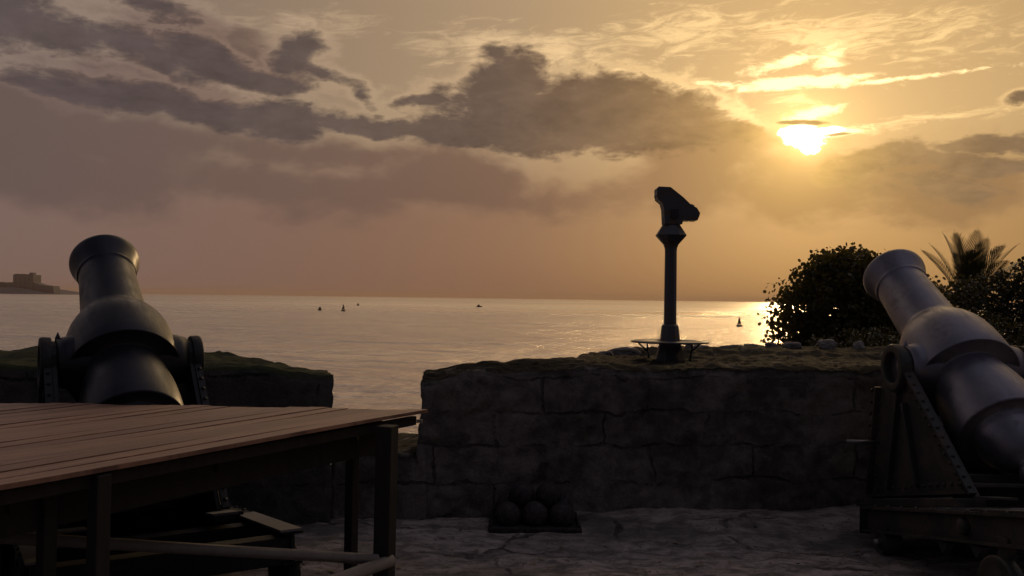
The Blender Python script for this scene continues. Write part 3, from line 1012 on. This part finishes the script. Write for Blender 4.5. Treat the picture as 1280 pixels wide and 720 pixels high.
specs = [
    (.93, 8.62, .20, .16, .10, 0, 'rounded stone at the left end of the rubble on the wall, left of the viewer'),
    (1.16, 9.0, .34, .2, .11, 0, 'flat-topped stone on the wall just left of the step ring'),
    (1.86, 9.2, .10, .10, .16, .75, 'small pointed stone standing just right of the step ring'),
    (2.02, 9.35, .22, .2, .08, 0, 'low stone right of the pointed stone on the wall'),
    (2.38, 9.5, .32, .2, .075, 0, 'long low stone on the wall between the viewer and the bush'),
    (2.62, 9.6, .17, .15, .085, 0, 'small stone on the wall left of the bush'),
    (2.86, 9.7, .20, .15, .11, 0, 'lumpy stone on the wall at the foot of the bush'),
    (3.10, 9.75, .24, .2, .12, .2, 'tallest rubble stone on the wall beneath the left of the bush'),
]
for i, (x, y, a, b_, c_, pt, lab) in enumerate(specs):
    tag(stone((x, y, zt_(x, y) - .02), (a, b_, c_), i * 7.3, rz=rs.uniform(0, 3) if pt == 0 and a < .3 else .1, pointed=pt), lab, 'stone', 'loose stones along the top of the wall')
tag(stone((3.50, 9.75, zt_(3.5, 9.75) - .02), (.21, .16, .15), 91, 'pale_stone', .1), 'larger of two pale square stones on the wall below the bush', 'stone', 'loose stones along the top of the wall')
tag(stone((3.87, 9.8, zt_(3.87, 9.8) - .02), (.12, .12, .14), 55, 'pale_stone', .3), 'smaller pale stone on the wall between the bush and the right cannon muzzle', 'stone', 'loose stones along the top of the wall')

# ------------------------------------------------------------------ vegetation
def leaf_mesh(name, pts, size, material, seed, flat=.0, up=.3):
    """one mesh of many small cupped leaves"""
    rn = random.Random(seed)
    v, f = [], []
    for p in pts:
        n = Vector((rn.gauss(0, 1), rn.gauss(0, 1), rn.gauss(0, 1) + up)).normalized()
        a = n.orthogonal().normalized()
        a = (Matrix.Rotation(rn.uniform(0, 2 * PI), 3, n) @ a)
        b = n.cross(a)
        s = size * rn.uniform(.6, 1.25)
        i = len(v)
        for (u, w, k) in ((-.5, 0, 0), (-.22, .40, .06), (.25, .42, .06), (.56, 0, -.05), (.25, -.42, .06), (-.22, -.40, .06)):
            v.append(p + a * u * s + b * w * s + n * k * s)
        f.append((i, i + 1, i + 2, i + 3)); f.append((i, i + 3, i + 4, i + 5))
    return mesh_from(name, v, f)
def blob_points(ells, n, seed, clump=.22, shell=.55):
    """leaf positions in clumps, filling ellipsoids (relative coordinates)"""
    rn = random.Random(seed)
    vol = [e[3] * e[4] * e[5] for e in ells]
    out = []
    while len(out) < n:
        e = rn.choices(ells, vol)[0]
        d = Vector((rn.gauss(0, 1), rn.gauss(0, 1), rn.gauss(0, 1))).normalized()
        r = rn.random() ** (1 / 3) if rn.random() > shell else rn.uniform(.78, 1.04)
        c = Vector((e[0] + d.x * e[3] * r, e[1] + d.y * e[4] * r, e[2] + d.z * e[5] * r))
        if noise.noise(c * 2.6 + Vector((seed, 0, 0))) < -.40: continue
        for _ in range(rn.randint(4, 11)):
            out.append(c + Vector((rn.gauss(0, 1), rn.gauss(0, 1), rn.gauss(0, .8))) * clump * .42)
    return out
def bush(name, loc, ells, n, size, material, seed, trunks, label, cat, clump=.22, group=None):
    root = empty(name, loc)
    link('crown', leaf_mesh('crown', blob_points(ells, n, seed, clump), size, material, seed), material, root)
    for (a, b, r) in trunks:
        q = MB()
        a, b = Vector(a), Vector(b)
        mid = a.lerp(b, .5) + Vector((.08, .03, .05))
        q.lathe([(0, r * 1.15), ((mid - a).length, r * .8)], 10, a, mid - a); q.lathe([(0, r * .8), ((b - mid).length, r * .35)], 10, mid, b - mid)
        q.build('trunk', 'bark', root)
    tag(root, label, cat, group)
    return root
gz = lambda x, y: rock_h(x, y) - .05
bush('round_bush', (6.7, 18, gz(6.7, 18)),
     [(.0, 0, 1.35, 1.10, 1.0, 1.12), (.35, 0, 1.55, 1.0, .9, .98), (-.85, 0, 1.0, .55, .6, .75), (.9, 0, 1.0, .8, .8, 1.0), (-1.25, 0, .95, .28, .3, .40), (-1.22, 0, 1.55, .16, .2, .30), (.25, 0, 2.05, .75, .6, .42), (-.4, 0, .35, 1.0, .7, .5), (1.3, .2, .9, 1.1, .8, 1.15), (.3, 0, .3, 1.4, .8, .6)],
     32000, .082, 'leaf_broad', 5,
     [((-.25, 0, -.1), (-.7, 0, 1.2), .07), ((0, 0, -.1), (.2, .1, 1.8), .09), ((.2, 0, -.1), (.9, 0, 1.3), .07), ((-.7, 0, .3), (-1.25, 0, 1.4), .03)],
     'big rounded leafy bush behind the wall, left of the right cannon muzzle', 'bush', .20)
bush('scrub', (4.7, 12.0, gz(4.7, 12)), [(0, 0, .45, .75, .5, .38), (.6, .3, .5, .6, .4, .42), (-.5, 0, .35, .4, .4, .30)], 3200, .045, 'leaf_shrub', 8,
     [((0, 0, -.1), (0, 0, .5), .02), ((.2, 0, -.1), (.4, 0, .5), .02)], 'low dark scrub between the wall and the big rounded bush', 'shrub', .12)
bush('scrub', (6.6, 13.5, gz(6.6, 13.5)), [(0, 0, .45, 1.0, .5, .5), (.9, .3, .55, .8, .4, .55)], 3800, .05, 'leaf_shrub', 18,
     [((0, 0, -.1), (0, 0, .5), .02), ((.6, 0, -.1), (.9, 0, .5), .02)], 'low scrub behind the wall under the right cannon muzzle', 'shrub', .14)
bush('thicket', (11.5, 19.0, gz(11.5, 19)), [(-2.1, 0, .9, 1.3, .8, 1.05), (-.9, .3, 1.1, 1.1, .8, 1.15), (.0, 0, 1.3, 1.2, .9, 1.25), (1.0, .3, 1.7, 1.2, .9, 1.45), (2.5, 0, 2.2, 1.2, .9, 1.5)], 26000, .075, 'leaf_shrub', 21,
     [((-1.2, 0, -.1), (-1.4, 0, 1.2), .06), ((.3, 0, -.1), (.5, 0, 1.8), .08), ((1.5, 0, -.1), (1.8, 0, 2.0), .07), ((2.3, 0, -.1), (2.6, 0, 2.2), .07)],
     'dense dark thicket below and right of the palm at the right edge', 'bush', .24)

def build_palm(loc, h, n, seed, label, spread=1.75):
    rn = random.Random(seed)
    root = empty('palm_tree', loc)
    q = MB()
    q.lathe([(h * j / 12, .13 - .03 * j / 12 + (.012 if j % 2 else 0)) for j in range(13)], 14, (0, 0, -.1), (.02, 0, 1))
    q.build('trunk', 'bark', root)
    top = Vector((.02 * h, 0, h - .1))
    for k in range(n):
        an = k * 2.39996 + rn.uniform(-.2, .2)
        tilt = R(rn.uniform(34, 78) if k % 2 else rn.uniform(6, 36))
        ln = rn.uniform(1.1, 1.42) * spread * (1.12 if tilt > .8 else 1)
        d = Vector((math.cos(an) * math.sin(tilt), math.sin(an) * math.sin(tilt), math.cos(tilt)))
        v, f = [], []
        p = top.copy(); N = 28; pts = []
        for j in range(N + 1):
            pts.append(p.copy()); p = p + d * (ln / N); d = (d + Vector((0, 0, -.030 - .018 * math.sin(tilt)))).normalized()
        for j in range(N):
            t = j / N
            dd = (pts[j + 1] - pts[j]).normalized(); s = dd.cross(Vector((0, 0, 1)))
            s = s.normalized() if s.length > .01 else Vector((1, 0, 0)); u = s.cross(dd)
            w = .012 * (1 - t) + .004
            i = len(v)
            v += [pts[j] - s * w, pts[j] + s * w, pts[j + 1] + s * w, pts[j + 1] - s * w, pts[j] - u * w * 1.2, pts[j + 1] - u * w * 1.2]
            f += [(i, i + 1, i + 2, i + 3), (i, i + 3, i + 5, i + 4), (i + 1, i + 4, i + 5, i + 2)]
            if t < .12: continue
            for sg in (-1, 1):
                for half in (0,):
                    ll = ln * .28 * math.sin(PI * min(1, .18 + t * .86)) ** .6 * rn.uniform(.85, 1.1)
                    dirn = (s * sg * .50 + dd * .95 + u * .18 + Vector((0, 0, -.12))).normalized()
                    o_ = pts[j].lerp(pts[j + 1], half)
                    e = o_ + dirn * ll + Vector((0, 0, -.10 * ll))
                    m_ = o_.lerp(e, .5) + Vector((0, 0, .03 * ll))
                    wd = s * .0 + dd * .030
                    i = len(v)
                    v += [o_ - wd * .6, o_ + wd * .6, m_ + wd, e, m_ - wd]
                    f += [(i, i + 1, i + 2, i + 4), (i + 4, i + 2, i + 3)]
        link('frond', mesh_from('frond', v, f), 'leaf_palm', root)
    tag(root, label, 'palm tree')
build_palm((12.45, 24.0, gz(12.45, 24)), 1.45, 46, 12, 'palm with upright fronds standing behind the right cannon barrel')

# ------------------------------------------------------------------ leaf litter and chips on the paving (countless)
def litter():
    rn = random.Random(31)
    v, f = [], []
    for _ in range(1500):
        x, y = rn.uniform(-3.5, 4.6), rn.uniform(3.4, 6.6)
        s = rn.uniform(.006, .02) * (2.2 if rn.random() < .06 else 1); a = rn.uniform(0, PI)
        z = ground_h(x, y) + .004
        i = len(v)
        c, d = math.cos(a) * s, math.sin(a) * s
        h = rn.uniform(.002, .012)
        v += [(x - c, y - d, z), (x + d * .5, y - c * .5, z + h * .4), (x + c, y + d, z + h), (x - d * .5, y + c * .5, z + h * .6)]
        f.append((i, i + 1, i + 2, i + 3))
    tag(link('leaf_litter', mesh_from('leaf_litter', v, f), 'dry_litter'), 'dry leaves and chips scattered over the paving', 'litter', kind='stuff')
litter()

# ------------------------------------------------------------------ far things
def far_land():
    rn = random.Random(2)
    xs = [-3600 + 25 * i for i in range(67)]
    def hh(x, y):
        e = sstep(-1965, -2080, x) * sstep(3880, 3940, y) * sstep(4500, 4300, y)
        return -4 + e * (9 + 22 * sstep(-2050, -2250, x) + 8 * fbm((x, y, 0), .004, 4)) 
    v, f = grid_mesh(xs, [3850 + 30 * i for i in range(24)], hh)
    tag(link('far_headland', mesh_from('far_headland', v, f, True), 'castle_stone', loc=(0, 0, SEA)), 'distant low headland across the bay', kind='structure')
    root = empty('fortress', (-2200, 4000, SEA + 4))
    q = MB(); q.box((-4, 0, 42), (90, 70, 84)); k = q.build('keep', 'castle_stone', root, 1.0)
    q = MB(); q.box((26, -10, 88), (18, 22, 12)); q.box((-20, 0, 85.5), (50, 60, 3)); q.build('turret', 'castle_stone', k)
    for i in range(4):
        for j in range(3):
            q = MB(); q.box((-35 + i * 20, -35.3, 24 + j * 20), (5, 1.2, 8)); q.build('window', 'window_dark', k)
    q = MB(); q.prism([(44, 0), (135, 0), (128, 34), (100, 36), (70, 40), (52, 46), (41, 50)], -30, 30, 'xz'); q.build('rampart', 'castle_stone', root)
    q = MB(); q.prism([(-260, 0), (-50, 0), (-50, 50), (-80, 46), (-104, 50), (-130, 44), (-180, 48), (-200, 42), (-260, 46)], -30, 30, 'xz'); q.build('rampart', 'castle_stone', root)
    tag(root, 'distant grey fortress with a square keep on the far headland', 'fortress')
far_land()

def buoy(loc, h, label):
    root = empty('buoy', loc)
    s = h / 5.0
    q = MB(); q.lathe([(-.4 * s, 1.0 * s), (.25 * s, 1.45 * s), (.65 * s, 1.4 * s), (.8 * s, 1.0 * s)], 24, (0, 0, 0), (0, 0, 1)); q.build('float', 'buoy_paint', root)
    q = MB()
    for k in range(6):
        a = k * PI / 3
        q.tube((.95 * s * math.cos(a), .95 * s * math.sin(a), .75 * s), (.28 * s * math.cos(a), .28 * s * math.sin(a), 3.7 * s), .09 * s, 8)
    q.lathe([(1.2 * s, .80 * s), (2.3 * s, .56 * s), (3.3 * s, .34 * s)], 6, (0, 0, 0), (0, 0, 1), smooth=False)
    q.build('tower', 'buoy_paint', root)
    q = MB(); q.lathe([(3.65 * s, .36 * s), (3.8 * s, .36 * s), (4.2 * s, .16 * s), (5.0 * s, .03 * s)], 12, (0, 0, 0), (0, 0, 1)); q.build('top_mark', 'buoy_paint', root)
    tag(root, label, 'buoy', 'navigation buoys on the bay')
buoy((96.5, 373, SEA), 4.4, 'nearest conical buoy, floating in the bright water left of the bush')
buoy((-118, 617, SEA), 5.4, 'conical buoy floating right of the left cannon, above the gun port')
q = MB(); q.lathe([(-.3, 1.1), (.3, 1.4), (1.0, 1.3), (1.6, .8), (2.2, .7), (2.7, .1)], 16); o = q.build('buoy', 'buoy_paint', None, loc=(-138.8, 637, SEA)); tag(o, 'small round buoy just left of the far conical buoy', 'buoy', 'navigation buoys on the bay')
q = MB(); q.lathe([(-.3, 1.3), (.3, 1.6), (1.0, 1.4), (2.0, .6), (2.9, .3)], 16); o = q.build('buoy', 'buoy_paint', None, loc=(-174, 996, SEA)); tag(o, 'tiny faint buoy near the horizon, right of the far conical buoy', 'buoy', 'navigation buoys on the bay')
root = empty('motor_boat', (-37, 998, SEA))
q = MB(); q.quadbox([(-3, -1, -.2), (2.6, -1, -.2), (2.6, 1, -.2), (-3, 1, -.2), (-3.3, -1.3, 1.1), (4, -.4, 1.5), (4, .4, 1.5), (-3.3, 1.3, 1.1)]); q.build('hull', 'hull_paint', root)
q = MB(); q.box((-.6, 0, 2.0), (2.6, 1.8, 1.7)); q.build('cabin', 'hull_paint', root, .1)
tag(root, 'tiny dark motor boat on the far water near the horizon', 'boat')

# ------------------------------------------------------------------ air
m = bpy.data.materials.new('haze_air'); m.use_nodes = True
m.node_tree.nodes.clear()
g = NT(m.node_tree)
pv = g.node('ShaderNodeVolumePrincipled')
pv.inputs['Density'].default_value = HAZE
pv.inputs['Color'].default_value = (.95, .72, .55, 1)
pv.inputs['Anisotropy'].default_value = .35
mo = g.node('ShaderNodeOutputMaterial')
g.t.links.new(pv.outputs[0], mo.inputs['Volume'])
MATS['haze_air'] = m
q = MB(); q.quadbox([(-27000, -27000, -12), (27000, -27000, -12), (27000, 27000, -12), (-27000, 27000, -12), (-27000, -27000, 90), (27000, -27000, 90), (27000, 27000, 90), (-27000, 27000, 90)])
if HAZE > 0: tag(q.build('haze', 'haze_air'), 'thin warm evening haze over the water', kind='stuff')
